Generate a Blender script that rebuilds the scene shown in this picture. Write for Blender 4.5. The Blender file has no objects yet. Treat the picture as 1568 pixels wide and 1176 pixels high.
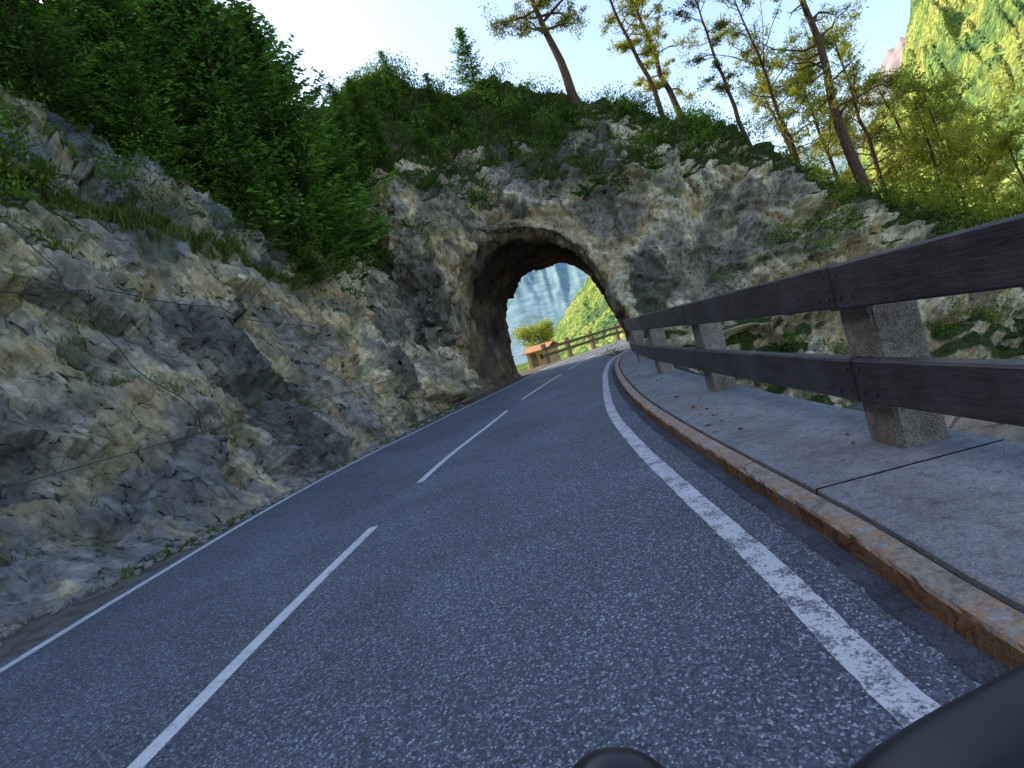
import bpy, math, random, time
import numpy as np
from mathutils import Vector, Matrix
random.seed(7); rng=np.random.default_rng(7)
T0=time.time()
scene=bpy.context.scene
col=scene.collection

# ------------------------------------------------------------------ noise
_perm=rng.permutation(256).astype(np.int64); _perm=np.concatenate([_perm,_perm,_perm])
_val=rng.random(256)*2-1
def _h(ix,iy,iz):
    return _perm[(_perm[(_perm[ix&255]+iy)&255]+iz)&255]
def vnoise(p):
    i=np.floor(p).astype(np.int64); f=p-i; f=f*f*f*(f*(f*6-15)+10)
    r=0
    for dx in (0,1):
        wx=f[:,0] if dx else 1-f[:,0]
        for dy in (0,1):
            wy=f[:,1] if dy else 1-f[:,1]
            for dz in (0,1):
                wz=f[:,2] if dz else 1-f[:,2]
                r=r+wx*wy*wz*_val[_h(i[:,0]+dx,i[:,1]+dy,i[:,2]+dz)]
    return r
def fbm(p,octv=4,gain=.5):
    a=1;s=0;t=0
    for o in range(octv):
        s=s+a*vnoise(p*(2.03**o)+17.3*o); t+=a; a*=gain
    return s/t
def facets(p,tilt=1.0,cell=False):
    """cellular 'broken rock': every cell is its own offset tilted plane"""
    i=np.floor(p).astype(np.int64); best=np.full(len(p),9e9); out=np.zeros(len(p)); cv=np.zeros(len(p))
    for dx in (-1,0,1):
        for dy in (-1,0,1):
            for dz in (-1,0,1):
                c=i+np.array([dx,dy,dz]); h=_h(c[:,0],c[:,1],c[:,2])
                h2=_perm[h+7];h3=_perm[h+91];h4=_perm[h+133];h5=_perm[h+171]
                ctr=c+np.stack([h,h2,h3],1)/255.0
                d=p-ctr; dd=(d*d).sum(1); m=dd<best
                best=np.where(m,dd,best)
                v=(_val[h4])*.6+tilt*(d[:,0]*_val[h5]+d[:,1]*_val[h2]+d[:,2]*_val[h3])
                out=np.where(m,v,out); 
                if cell: cv=np.where(m,_val[_perm[h+55]],cv)
    return (out,cv) if cell else out

# ------------------------------------------------------------------ mesh helpers
def mesh_obj(name,V,F,mats,smooth=False,midx=None,attrs=None,parent=None):
    V=np.asarray(V,dtype=np.float32); F=np.asarray(F,dtype=np.int32)
    me=bpy.data.meshes.new(name)
    me.vertices.add(len(V)); me.vertices.foreach_set('co',V.ravel())
    k=F.shape[1]
    me.loops.add(F.size); me.loops.foreach_set('vertex_index',F.ravel())
    me.polygons.add(len(F)); me.polygons.foreach_set('loop_start',np.arange(0,F.size,k,dtype=np.int32))
    me.polygons.foreach_set('loop_total',np.full(len(F),k,dtype=np.int32))
    if midx is not None: me.polygons.foreach_set('material_index',np.asarray(midx,dtype=np.int32))
    me.polygons.foreach_set('use_smooth',np.full(len(F),bool(smooth)))
    me.update(calc_edges=True)
    if attrs:
        for n,a in attrs.items():
            at=me.attributes.new(n,'FLOAT','POINT'); at.data.foreach_set('value',np.asarray(a,dtype=np.float32))
    for m in mats: me.materials.append(m)
    ob=bpy.data.objects.new(name,me); col.objects.link(ob)
    if parent: ob.parent=parent
    return ob
class MB:
    def __init__(s): s.V=[];s.F=[];s.M=[];s.T=[];s.n=0
    def add(s,V,F,m=0,t=0.5):
        V=np.asarray(V,float).reshape(-1,3);F=np.asarray(F,int).reshape(-1,4)
        s.V.append(V);s.F.append(F+s.n);s.M.append(np.full(len(F),m))
        s.T.append(np.broadcast_to(t,(len(V),)).astype(float) if np.ndim(t)==0 else np.asarray(t)); s.n+=len(V)
    def tube(s,pts,rad,sides=7,m=0,t=.5,cap=True):
        pts=np.asarray(pts,float); n=len(pts); V=[];
        d=np.gradient(pts,axis=0)
        for i in range(n):
            a=d[i]/(np.linalg.norm(d[i])+1e-9); u=np.cross(a,[0.3,.9,.31] if abs(a[1])<.9 else [1,0,0]); u/=np.linalg.norm(u); w=np.cross(a,u)
            for k in range(sides):
                an=2*math.pi*k/sides; V.append(pts[i]+rad[i]*(math.cos(an)*u+math.sin(an)*w))
        F=[]
        for i in range(n-1):
            for k in range(sides):
                F.append((i*sides+k,i*sides+(k+1)%sides,(i+1)*sides+(k+1)%sides,(i+1)*sides+k))
        s.add(V,F,m,t)
    def box(s,o,ax,ay,az,m=0,bev=0.0):
        o=np.array(o,float);ax=np.array(ax,float);ay=np.array(ay,float);az=np.array(az,float)
        L=[np.linalg.norm(a) for a in (ax,ay,az)]; A=[a/l for a,l in zip((ax,ay,az),L)]
        bm_v=[];idx={}
        def vid(sx,sy,sz,k):
            key=(sx,sy,sz,k)
            if key not in idx:
                sg=[sx,sy,sz];p=o.copy()
                for j in range(3): p=p+A[j]*sg[j]*(L[j]-(0 if j==k else bev))
                idx[key]=len(bm_v); bm_v.append(p)
            return idx[key]
        F=[]
        S=(-1,1)
        for k in range(3):
            a,b=[j for j in range(3) if j!=k]
            for sg in S:
                q=[]
                for (u,v) in ((-1,-1),(1,-1),(1,1),(-1,1)):
                    c=[0,0,0];c[k]=sg;c[a]=u;c[b]=v;q.append(vid(*c,k))
                F.append(q)
        if bev>0:
            for k in range(3):
                a,b=[j for j in range(3) if j!=k]
                for u in S:
                    for v in S:
                        q=[]
                        for (kk,w) in ((a,-1),(b,-1),(b,1),(a,1)):
                            c=[0,0,0];c[a]=u;c[b]=v;c[k]=w;q.append(vid(*c,kk))
                        F.append(q)
            for sx in S:
                for sy in S:
                    for sz in S:
                        q=[vid(sx,sy,sz,0),vid(sx,sy,sz,1),vid(sx,sy,sz,2)];F.append(q+[q[2]])
        V=np.array(bm_v)
        F2=[]
        for q in F:
            pts=V[q]; n=np.cross(pts[1]-pts[0],pts[2]-pts[0]); 
            if np.dot(n,pts.mean(0)-o)<0: q=q[::-1]
            F2.append(q)
        s.add(V,[q for q in F2 if len(set(q))==4],m)
        tr=[q for q in F2 if len(set(q))==3]
        for q in tr:
            u=list(dict.fromkeys(q)); c=V[u]; s.add([c[0],(c[0]+c[1])/2,c[1],c[2]],[(0,1,2,3)],m)
    def leaves(s,P,size,aspect=.45,m=0,t=.5,dirs=None,spread=1.0):
        P=np.asarray(P,float); n=len(P)
        if n==0: return
        a=rng.normal(size=(n,3)) if dirs is None else dirs+rng.normal(size=(n,3))*spread
        a/=np.linalg.norm(a,axis=1)[:,None]+1e-9
        b=np.cross(a,rng.normal(size=(n,3))); b/=np.linalg.norm(b,axis=1)[:,None]+1e-9
        sz=(np.broadcast_to(size,(n,))*rng.uniform(.65,1.35,n))[:,None]
        V=np.stack([P-a*sz*.5,P+b*sz*aspect*.5,P+a*sz*.5,P-b*sz*aspect*.5],1).reshape(-1,3)
        F=np.arange(4*n).reshape(-1,4)
        tt=np.repeat(np.broadcast_to(t,(n,)),4)
        s.add(V,F,m,tt)
    def build(s,name,mats,smooth=False,parent=None):
        return mesh_obj(name,np.concatenate(s.V),np.concatenate(s.F),mats,smooth,np.concatenate(s.M),{'tint':np.concatenate(s.T)},parent)

# ------------------------------------------------------------------ materials
class NT:
    def __init__(s,name):
        s.mat=bpy.data.materials.new(name); s.mat.use_nodes=True; s.t=s.mat.node_tree; s.n=s.t.nodes; s.l=s.t.links
        s.b=s.n['Principled BSDF']; s.out=s.n['Material Output']
        s.co=s.n.new('ShaderNodeTexCoord').outputs['Object']
    def set(s,node,k,v):
        if isinstance(v,bpy.types.NodeSocket): s.l.new(v,node.inputs[k])
        else: node.inputs[k].default_value=v
    def mapping(s,rot=(0,0,0),scale=(1,1,1),loc=(0,0,0),vec=None):
        m=s.n.new('ShaderNodeMapping'); s.l.new(vec or s.co,m.inputs[0]); m.inputs['Rotation'].default_value=rot; m.inputs['Scale'].default_value=scale; m.inputs['Location'].default_value=loc
        return m.outputs[0]
    def noise(s,scale,detail=4,rough=.5,dist=0,vec=None,out='Fac'):
        m=s.n.new('ShaderNodeTexNoise'); s.l.new(vec or s.co,m.inputs['Vector']); m.inputs['Scale'].default_value=scale; m.inputs['Detail'].default_value=detail; m.inputs['Roughness'].default_value=rough; m.inputs['Distortion'].default_value=dist
        return m.outputs[out]
    def vorn(s,scale,feature='F1',vec=None,rand=1):
        m=s.n.new('ShaderNodeTexVoronoi'); m.feature=feature; s.l.new(vec or s.co,m.inputs['Vector']); m.inputs['Scale'].default_value=scale; m.inputs['Randomness'].default_value=rand
        return m
    def vor(s,scale,feature='F1',vec=None,out='Distance',rand=1):
        return s.vorn(scale,feature,vec,rand).outputs[out]
    def vm(s,op,a,b=None,c=None):
        m=s.n.new('ShaderNodeVectorMath'); m.operation=op; s.set(m,0,a)
        if b is not None: s.set(m,1,b)
        if c is not None: s.set(m,2,c)
        return m.outputs['Value'] if op in('DOT_PRODUCT','LENGTH') else m.outputs[0]
    def math(s,op,a,b=0,clamp=False):
        m=s.n.new('ShaderNodeMath'); m.operation=op; m.use_clamp=clamp; s.set(m,0,a); s.set(m,1,b); return m.outputs[0]
    def ramp(s,fac,stops,interp='LINEAR'):
        m=s.n.new('ShaderNodeValToRGB'); s.l.new(fac,m.inputs[0]); cr=m.color_ramp; cr.interpolation=interp
        while len(cr.elements)<len(stops): cr.elements.new(.5)
        for e,(p,c) in zip(cr.elements,stops):
            e.position=p; e.color=(c,c,c,1) if not hasattr(c,'__len__') else (*c,1)
        return m.outputs[0]
    def mix(s,fac,a,b,mode='MIX'):
        m=s.n.new('ShaderNodeMix'); m.data_type='RGBA'; m.blend_type=mode
        s.set(m,0,fac)
        for k,v in ((6,a),(7,b)):
            if isinstance(v,bpy.types.NodeSocket): s.l.new(v,m.inputs[k])
            else: m.inputs[k].default_value=(*v,1) if len(v)==3 else v
        return m.outputs[2]
    def attr(s,name,out='Fac'):
        m=s.n.new('ShaderNodeAttribute'); m.attribute_name=name; return m.outputs[out]
    def bump(s,h,strength=.5,dist=.05,normal=None):
        m=s.n.new('ShaderNodeBump'); s.l.new(h,m.inputs['Height']); m.inputs['Strength'].default_value=strength; m.inputs['Distance'].default_value=dist
        if normal: s.l.new(normal,m.inputs['Normal'])
        return m.outputs[0]
    def fin(s,color,rough=.9,normal=None,spec=.3,metal=0):
        s.set(s.b,'Base Color',color if isinstance(color,bpy.types.NodeSocket) else (*color,1)); s.set(s.b,'Roughness',rough)
        s.b.inputs['Specular IOR Level'].default_value=spec; s.b.inputs['Metallic'].default_value=metal
        if normal: s.l.new(normal,s.b.inputs['Normal'])
        return s.mat
    def diff(s,color,normal=None):
        d=s.n.new('ShaderNodeBsdfDiffuse'); s.set(d,'Color',color)
        if normal: s.l.new(normal,d.inputs['Normal'])
        s.l.new(d.outputs[0],s.out.inputs[0]); s.n.remove(s.b); return s.mat

def rock_material():
    n=NT('rock_and_soil')
    v=n.mapping(rot=(math.radians(50),0,0))
    v=n.mapping(scale=(1.2,.48,1.55),vec=v)
    wn=n.noise(1.3,3,.6,vec=v,out='Color')
    v=n.vm('MULTIPLY_ADD',wn,(.45,.45,.45),v)
    k=n.attr('k'); warm=n.attr('warm')
    a=n.ramp(k,[(.12,(.11,.12,.135)),(.36,(.225,.232,.245)),(.48,(.34,.325,.30)),(.60,(.45,.365,.25)),(.85,(.26,.255,.26))])
    b=n.ramp(k,[(.12,(.22,.185,.16)),(.34,(.48,.39,.30)),(.48,(.82,.67,.47)),(.62,(.64,.45,.25)),(.85,(.37,.30,.24))])
    c=n.mix(warm,a,b)
    fine=n.noise(4.6,6,.75,0,vec=v)
    c=n.mix(1,c,n.ramp(fine,[(.30,.34),(.46,.90),(.55,1.08),(.7,1.6)]),'MULTIPLY')
    def facet(sc):
        vo=n.vorn(sc,'F1',v); loc=n.vm('SUBTRACT',v,vo.outputs['Position']); cc=n.vm('SUBTRACT',vo.outputs['Color'],(.5,.5,.5))
        t=n.math('MULTIPLY',n.vm('DOT_PRODUCT',loc,cc),sc*.9)
        sp=n.n.new('ShaderNodeSeparateXYZ'); n.l.new(vo.outputs['Color'],sp.inputs[0])
        return n.math('ADD',t,sp.outputs[0]),vo.outputs['Color']
    f1,c1=facet(1.7); f2,c2=facet(5.6)
    c=n.mix(1,c,n.ramp(c1,[(0,.74),(1,1.22)]),'MULTIPLY')
    c=n.mix(1,c,n.ramp(c2,[(0,.72),(1,1.26)]),'MULTIPLY')
    ed=n.math('ADD',n.vor(1.7,'DISTANCE_TO_EDGE',v),n.math('MULTIPLY',n.math('SUBTRACT',fine,.44),.28))
    c=n.mix(1,c,n.ramp(ed,[(0,.2),(.035,1.0)]),'MULTIPLY')  # crevice shade painted into the colour along facet edges
    c=n.mix(n.attr('moss'),c,(.095,.12,.05))
    c=n.mix(n.attr('tunnel_shade'),c,(.022,.019,.018))  # darkens the tunnel lining with painted shade
    soil=n.ramp(fine,[(.3,(.025,.035,.012)),(.5,(.06,.085,.025)),(.62,(.12,.10,.055)),(.75,(.24,.21,.16))])
    c=n.mix(n.ramp(n.math('ADD',n.attr('veg'),n.math('MULTIPLY',n.math('SUBTRACT',fine,.5),.8)),[(.45,0.0),(.6,1.0)]),c,soil)
    gc=n.ramp(c2,[(0,(.13,.115,.10)),(1,(.26,.24,.21))])
    c=n.mix(n.attr('gravel'),c,gc)
    h=n.math('ADD',n.math('MULTIPLY',f1,.9),n.math('MULTIPLY',f2,.40))
    h=n.math('ADD',h,n.math('MULTIPLY',fine,.9))
    return n.diff(c,n.bump(h,.85,.13))

def asphalt_material():
    n=NT('asphalt')
    vo=n.vorn(105)
    c=n.ramp(vo.outputs['Color'],[(0,(.045,.052,.065)),(.5,(.084,.096,.120)),(.72,(.138,.157,.198)),(.92,(.43,.47,.54))])
    no=n.noise(30,4,.8)
    c=n.mix(1,c,n.ramp(no,[(.3,.6),(.5,1.0),(.68,1.5)]),'MULTIPLY')
    lg=n.ramp(n.noise(.55,4,.65,.6),[(.3,.75),(.7,1.3)])
    c=n.mix(1,c,lg,'MULTIPLY')
    h=n.math('ADD',n.math('MULTIPLY',vo.outputs['Distance'],-1.0),n.noise(26,2,.8))
    return n.fin(c,.75,n.bump(h,.9,.010),.5)
def paint_material(name,wear_lo,wear_hi,sc=9):
    n=NT(name)
    w=n.ramp(n.math('ADD',n.math('MULTIPLY',n.noise(sc,6,.8),.6),n.math('MULTIPLY',n.noise(70,3,.7),.4)),[(wear_lo,1.0),(wear_hi,0.0)])
    sp=n.ramp(n.vor(105,'F1',out='Color'),[(0,(.05,.055,.07)),(1,(.22,.24,.28))])
    pc=n.ramp(n.noise(3,5,.7),[(.3,(.52,.53,.57)),(.7,(.72,.72,.72))])
    c=n.mix(w,sp,pc)
    return n.fin(c,.7,n.bump(n.noise(80,4,.7),.5,.006),.4)
def concrete_material(name,a,b,peb=0):
    n=NT(name)
    c=n.ramp(n.noise(2.5,6,.7,.3),[(.3,a),(.7,b)])
    vo=n.vorn(75 if peb else 120)
    c=n.mix(1,c,n.ramp(vo.outputs['Color'],[(0,.65),(1,1.35)]),'MULTIPLY')
    no=n.noise(14,5,.8)
    c=n.mix(1,c,n.ramp(no,[(.33,.6),(.48,1.0),(.7,1.15)]),'MULTIPLY')
    h=n.math('ADD',no,n.math('MULTIPLY',vo.outputs['Distance'],-1.0 if peb else -.3))
    return n.fin(c,.9,n.bump(h,.7,.014),.25)
def kerb_material():
    n=NT('rusty_kerb')
    no=n.noise(3.2,7,.78,.8)
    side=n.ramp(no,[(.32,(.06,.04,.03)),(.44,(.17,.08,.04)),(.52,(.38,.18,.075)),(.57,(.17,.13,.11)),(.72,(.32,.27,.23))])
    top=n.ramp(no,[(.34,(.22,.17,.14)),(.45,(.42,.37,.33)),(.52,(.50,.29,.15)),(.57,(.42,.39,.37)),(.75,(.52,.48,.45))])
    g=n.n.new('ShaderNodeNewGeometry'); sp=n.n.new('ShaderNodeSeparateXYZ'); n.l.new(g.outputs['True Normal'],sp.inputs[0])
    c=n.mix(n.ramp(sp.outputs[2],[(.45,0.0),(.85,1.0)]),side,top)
    f=n.noise(30,5,.8)
    c=n.mix(1,c,n.ramp(f,[(.35,.6),(.6,1.15)]),'MULTIPLY')
    return n.fin(c,.85,n.bump(n.math('ADD',f,no),.9,.025),.3)
def wood_material(name,a,b,ax=(12,.9,12),rot=(0,0,0),grey=.6):
    n=NT(name)
    g=n.noise(2.2,6,.72,.6,vec=n.mapping(scale=ax,rot=rot))
    c=n.ramp(g,[(.3,a),(.7,b)])
    ck=n.ramp(n.noise(6,4,.6,vec=n.mapping(scale=(22,.6,22))),[(.34,.3),(.42,1.0)])
    c=n.mix(1,c,ck,'MULTIPLY')
    c=n.mix(n.ramp(n.noise(1.7,4,.7),[(.42,0.0),(.70,grey)]),c,(.13,.12,.125))
    return n.fin(c,.5,n.bump(n.math('ADD',g,ck),.6,.012),.4)
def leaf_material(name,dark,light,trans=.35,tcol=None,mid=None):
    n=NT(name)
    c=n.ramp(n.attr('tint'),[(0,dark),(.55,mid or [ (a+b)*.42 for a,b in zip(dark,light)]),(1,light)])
    df=n.n.new('ShaderNodeBsdfDiffuse'); n.l.new(c,df.inputs[0])
    tr=n.n.new('ShaderNodeBsdfTranslucent'); 
    n.l.new(n.mix(.6,c,tcol or light),tr.inputs[0])
    mx=n.n.new('ShaderNodeMixShader'); mx.inputs[0].default_value=trans
    n.l.new(df.outputs[0],mx.inputs[1]); n.l.new(tr.outputs[0],mx.inputs[2]); n.l.new(mx.outputs[0],n.out.inputs[0])
    n.n.remove(n.b)
    return n.mat
def bark_material(name,a,b):
    n=NT(name)
    g=n.noise(3,4,.7,.5,vec=n.mapping(scale=(6,6,1.5)))
    return n.diff(n.ramp(g,[(.3,a),(.7,b)]),n.bump(g,.9,.05))
M_rock=rock_material(); M_asph=asphalt_material()
M_paint=paint_material('line_paint',.54,.63); M_paintw=paint_material('worn_line_paint',.48,.565,6)
M_slab=concrete_material('walkway_concrete',(.165,.167,.18),(.285,.285,.295)); M_post=concrete_material('post_concrete',(.18,.13,.10),(.40,.34,.29),1)
M_kerb=kerb_material(); M_rail=wood_material('dark_timber',(.016,.012,.014),(.065,.048,.052))
def plain(name,c,r=.6,spec=.4,metal=0,bs=0):
    n=NT(name); b=n.bump(n.noise(bs,5,.6),.3,.01) if bs else None
    cc=n.mix(1,c,n.ramp(n.noise(8,4,.6),[(.3,.8),(.7,1.2)]),'MULTIPLY')
    return n.fin(cc,r,b,spec,metal)
M_tar=plain('tar_joint',(.012,.011,.012),.8); M_bolt=plain('rusty_bolt',(.16,.14,.13),.45,.5,.8)
M_gut=concrete_material('gutter_asphalt',(.034,.038,.048),(.10,.11,.135),1)
M_spr=leaf_material('spruce_needles',(.018,.050,.013),(.19,.36,.05),.3)
M_pin=leaf_material('pine_needles',(.06,.11,.02),(.34,.37,.055),.52,(.78,.74,.10))
M_pnd=leaf_material('dark_pine_needles',(.025,.06,.02),(.16,.20,.05),.35,(.5,.5,.08))
M_bsh=leaf_material('shrub_leaves',(.018,.048,.012),(.22,.37,.05),.35)
M_grs=leaf_material('grass_blades',(.05,.085,.02),(.24,.30,.06),.3)
M_ylw=leaf_material('bright_leaves',(.11,.18,.03),(.46,.50,.06),.5)
M_fall=leaf_material('dry_leaves',(.20,.07,.02),(.38,.14,.04),.1)
M_bark=bark_material('spruce_bark',(.035,.028,.022),(.12,.095,.075)); M_bark2=bark_material('pine_bark',(.05,.032,.025),(.22,.13,.085))

# ------------------------------------------------------------------ plan geometry (metres)
def smooth_curve(pts,step=.25):
    pts=np.asarray(pts,float); P=np.vstack([2*pts[0]-pts[1],pts,2*pts[-1]-pts[-2]]); out=[]
    for i in range(1,len(P)-2):
        n=16
        for k in range(n):
            t=k/n; a,b,c,d=P[i-1],P[i],P[i+1],P[i+2]
            out.append(.5*((2*b)+(-a+c)*t+(2*a-5*b+4*c-d)*t*t+(-a+3*b-3*c+d)*t**3))
    out.append(P[-2]); return np.array(out)
Cc=[(-2.4,-12),(-2.3,0),(-2.17,3),(-1.83,6),(-1.4,9),(-.72,12),(-.05,15),(.78,18),(2.0,22),(3.3,26),(4.9,30),(7.0,33.6),(10,37),(15,40.5),(22,43),(34,44.5),(60,45)]
Lc=[(-5.0,-12),(-4.95,0),(-4.87,3.2),(-4.72,6.4),(-4.4,9.6),(-3.75,12.6),(-2.75,15.8),(-1.75,18.9),(-.35,22.9),(.85,26.9),(2.3,31),(4.6,35.2),(7.6,39),(13.2,43),(21,46),(34,47.5),(60,48)]
Rc=[(.85,-12),(.88,0),(1.0,2.9),(1.15,5.9),(1.42,8.8),(1.88,11.7),(2.4,14.6),(3.0,17.6),(4.1,22),(5.4,25.2),(7.0,28.9),(8.6,31.7),(11.8,35),(16.5,38.2),(22.8,40.2),(34,41.5),(60,42)]
Kc=[(1.2,-12),(1.22,0),(1.37,2.9),(1.55,5.9),(1.83,8.8),(2.22,11.6),(2.70,14.5),(3.3,17.5),(4.45,21.8),(5.75,25),(7.35,28.7),(8.95,31.4)]
Fc=[(2.04,-12),(2.04,0),(2.15,3.2),(2.36,6),(2.63,8.8),(2.94,11.8),(3.4,15),(4.0,18),(4.85,21.2)]
C,L,R,K,Fe=[smooth_curve(c) for c in (Cc,Lc,Rc,Kc,Fc)]
BL=np.array([(-7.4,-60),(-7.2,-8),(-7.0,0),(-6.6,4.5),(-6.15,6.3),(-5.45,8),(-4.95,10),(-4.1,14),(-3.15,18),(-2.3,21),(-1.2,24),(2,33),(2,200)])
def dist_line(x,y,P):
    P=P[::3]; sh=x.shape; x=x.ravel();y=y.ravel(); best=np.full(x.shape,1e9);sg=np.zeros(x.shape)
    for i in range(len(P)-1):
        a=P[i];b=P[i+1];d=b-a;l=(d@d)
        t=np.clip(((x-a[0])*d[0]+(y-a[1])*d[1])/l,0,1); ex=x-a[0]-t*d[0];ey=y-a[1]-t*d[1]; q=ex*ex+ey*ey
        m=q<best; best=np.where(m,q,best); sg=np.where(m,np.sign(ex*d[1]-ey*d[0]),sg)
    return (np.sqrt(best)*sg).reshape(sh)
def crest(y): return np.interp(y,[-10,13,18.5,21,24],[7.6,7.4,6,5,5])
def yfront(x): return np.interp(x,[-20,-2.2,5.3,10,16,24,40],[31,21,23.2,23.6,22.5,22,22])
def zcf(x): return np.interp(x,[-10,-2.5,1,3,5,9,13,17,22],[9,9,7.8,7.6,8.0,7.8,5.6,2.4,-1])
def ridge(x): return np.interp(x,[-90,-35,-20,-8,-1.6,3.1,6.6,12.4,14.5,16.4,20,26,45],[60,42,30,20,16.0,14.4,12.6,9.4,6.4,3.6,1.3,-4,-14])
def yback(x): return np.interp(x,[-90,-40,-20,-10,-4,1,4,7,12,20,45],[90,60,42,34.5,31.5,30.4,32.2,34,35,34,34])
def H(x,y,detail=True):
    x,y=np.broadcast_arrays(np.asarray(x,float),np.asarray(y,float)); 
    xl=np.interp(y,BL[:,1],BL[:,0]); dL=(xl-x)*.93
    zc=crest(y)
    wall=np.where(dL<zc/3.5,3.5*dL,zc+1.22*(dL-zc/3.5)); 
    df=y-yfront(x); zf=zcf(x); front=np.where(df<zf/6,6*df,zf+1.45*(df-zf/6)); front=np.where(df<-2,-40,front)
    rg=ridge(x); back=4.5*(yback(x)-y)
    fin=np.minimum(np.minimum(front,rg),back); hill=np.minimum(np.minimum(wall,rg+3),back)
    hill=np.where(dL<0,-40,hill)
    o=dist_line(x,y,C)
    xe=np.interp(y,Fe[:,1],Fe[:,0])+.42
    dR=np.where(y<23,x-xe,o-3.9); dR=np.maximum(dR,0)
    low=-.06-np.minimum(1.25*dR,4.6)-.33*np.maximum(0,dR-6)
    eL=8.0
    low=low-np.where(y>30,.6*np.maximum(0,-o-eL),0)
    sh=x.shape
    pp=np.stack([x.ravel()*.35,y.ravel()*.35,np.zeros(x.size)],1)
    nz=fbm(pp,3).reshape(sh)
    low=low+nz*np.clip(dR,0,4)*.35
    low=np.maximum(low,-34)
    return np.maximum(np.maximum(low,hill),fin)
def Hs(x,y): return float(H(np.array([x]),np.array([y]))[0])

# ------------------------------------------------------------------ rock mass with tunnel (surface nets)
def ax(segs):
    out=[segs[0][0]]
    for a,b,s in segs:
        n=max(1,int(round((b-a)/s))); out+=list(np.linspace(a,b,n+1)[1:])
    return np.array(out)
X=ax([(-14,-9,.2),(-9,-3.5,.085),(-3.5,6.5,.11),(6.5,14,.15),(14,23,.26)])
Y=ax([(-5,1.5,.3),(1.5,15,.085),(15,25,.11),(25,37,.22)])
Z=ax([(-8.5,-.5,.3),(-.5,8,.09),(8,12,.13),(12,20,.2)])
Hxy=H(X[:,None],Y[None,:])
G=(Z[None,None,:]-Hxy[:,:,None]).astype(np.float32)
iy=np.where((Y>17))[0]; Yt=Y[iy]
TX=[.22,1.45,2.5,4.2,6.35]
axx=np.interp(Yt,[17,21.7,26,32,38],TX); w=np.interp(Yt,[17,22,24.5,33,38],[4.4,4.0,3.5,3.05,3.0]); hh=np.interp(Yt,[17,22,24.5,33],[7.4,6.8,5.8,5.3])
q=np.abs(X[:,None,None]-axx[None,:,None])/w[None,:,None]; zz=np.maximum(Z[None,None,:]+.4,0)/(hh[None,:,None]+.4)
se=((q**2.3+zz**2.3)**(1/2.3)-1)*3.0
se=np.maximum(se,(-.06-Z)[None,None,:])
G[:,iy,:]=np.maximum(G[:,iy,:],-se.astype(np.float32))
def surface_nets(F,X,Y,Z):
    s=F<0
    c=np.zeros(tuple(np.array(F.shape)-1),np.int8)
    nx,ny,nz=F.shape
    for a in (0,1):
        for b in (0,1):
            for d in (0,1): c+=s[a:nx-1+a,b:ny-1+b,d:nz-1+d]
    act=(c>0)&(c<8); I,J,Kk=np.nonzero(act); idx=np.full(act.shape,-1,np.int32); idx[I,J,Kk]=np.arange(len(I))
    acc=np.zeros((len(I),3));cnt=np.zeros(len(I))
    cor=[(a,b,d) for a in (0,1) for b in (0,1) for d in (0,1)]
    for p in cor:
        for k in range(3):
            if p[k]==0:
                r=list(p); r[k]=1
                v0=F[I+p[0],J+p[1],Kk+p[2]]; v1=F[I+r[0],J+r[1],Kk+r[2]]; m=(v0<0)!=(v1<0)
                t=np.where(m,v0/(v0-v1+1e-12),0); pos=np.zeros((len(I),3)); 
                for a in range(3): pos[:,a]=p[a]
                pos[:,k]=t; acc+=pos*m[:,None]; cnt+=m
    fr=acc/cnt[:,None]
    V=np.stack([X[I]+(X[I+1]-X[I])*fr[:,0],Y[J]+(Y[J+1]-Y[J])*fr[:,1],Z[Kk]+(Z[Kk+1]-Z[Kk])*fr[:,2]],1)
    Fs=[]
    for k in range(3):
        a,b=(k+1)%3,(k+2)%3
        sl0=[slice(None)]*3; sl1=[slice(None)]*3; sl0[k]=slice(0,-1); sl1[k]=slice(1,None)
        s0=s[tuple(sl0)]; s1=s[tuple(sl1)]; E=np.stack(np.nonzero(s0!=s1),1)
        E=E[(E[:,a]>0)&(E[:,b]>0)&(E[:,a]<F.shape[a]-1)&(E[:,b]<F.shape[b]-1)]
        ins=s0[E[:,0],E[:,1],E[:,2]]
        def cell(da,db):
            e=E.copy(); e[:,a]-=da; e[:,b]-=db; return idx[e[:,0],e[:,1],e[:,2]]
        q=np.stack([cell(1,1),cell(0,1),cell(0,0),cell(1,0)],1)
        q=np.where(ins[:,None],q,q[:,::-1]); Fs.append(q)
    return V,np.concatenate(Fs)
V,F=surface_nets(G,X,Y,Z); del G,se
def vnormals(V,F):
    n=np.cross(V[F[:,2]]-V[F[:,0]],V[F[:,3]]-V[F[:,1]]); N=np.zeros_like(V)
    for k in range(4):
        for a in range(3): N[:,a]+=np.bincount(F[:,k],n[:,a],len(V))
    return N/(np.linalg.norm(N,axis=1)[:,None]+1e-12)
for _ in range(2):
    A=np.zeros_like(V);cn=np.zeros(len(V))
    for k in range(4):
        j=F[:,(k+1)%4];i=F[:,k]
        for a in range(3): A[:,a]+=np.bincount(i,V[j,a],len(V))+np.bincount(j,V[i,a],len(V))
        cn+=np.bincount(i,minlength=len(V))+np.bincount(j,minlength=len(V))
    A/=np.maximum(cn,1)[:,None]; flat=(V[:,2]<.02)&(V[:,2]>-.12)
    V=np.where(flat[:,None],V,V*.5+A*.5)
N=vnormals(V,F); V0=V.copy()
e1=np.array([0,.62,-.78]); e2=np.array([.25,.76,.60]); e2/=np.linalg.norm(e2); e3=np.cross(e1,e2)
Q=np.stack([V@e1,V@e2,V@e3],1)
Qw=Q+np.stack([fbm(V*.6+3,2),fbm(V*.6+50,2),fbm(V*.6+90,2)],1)*.5
onfin=np.clip((V[:,1]-19.5)/2,0,1)
big=fbm(V*.28,3)*.9
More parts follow.
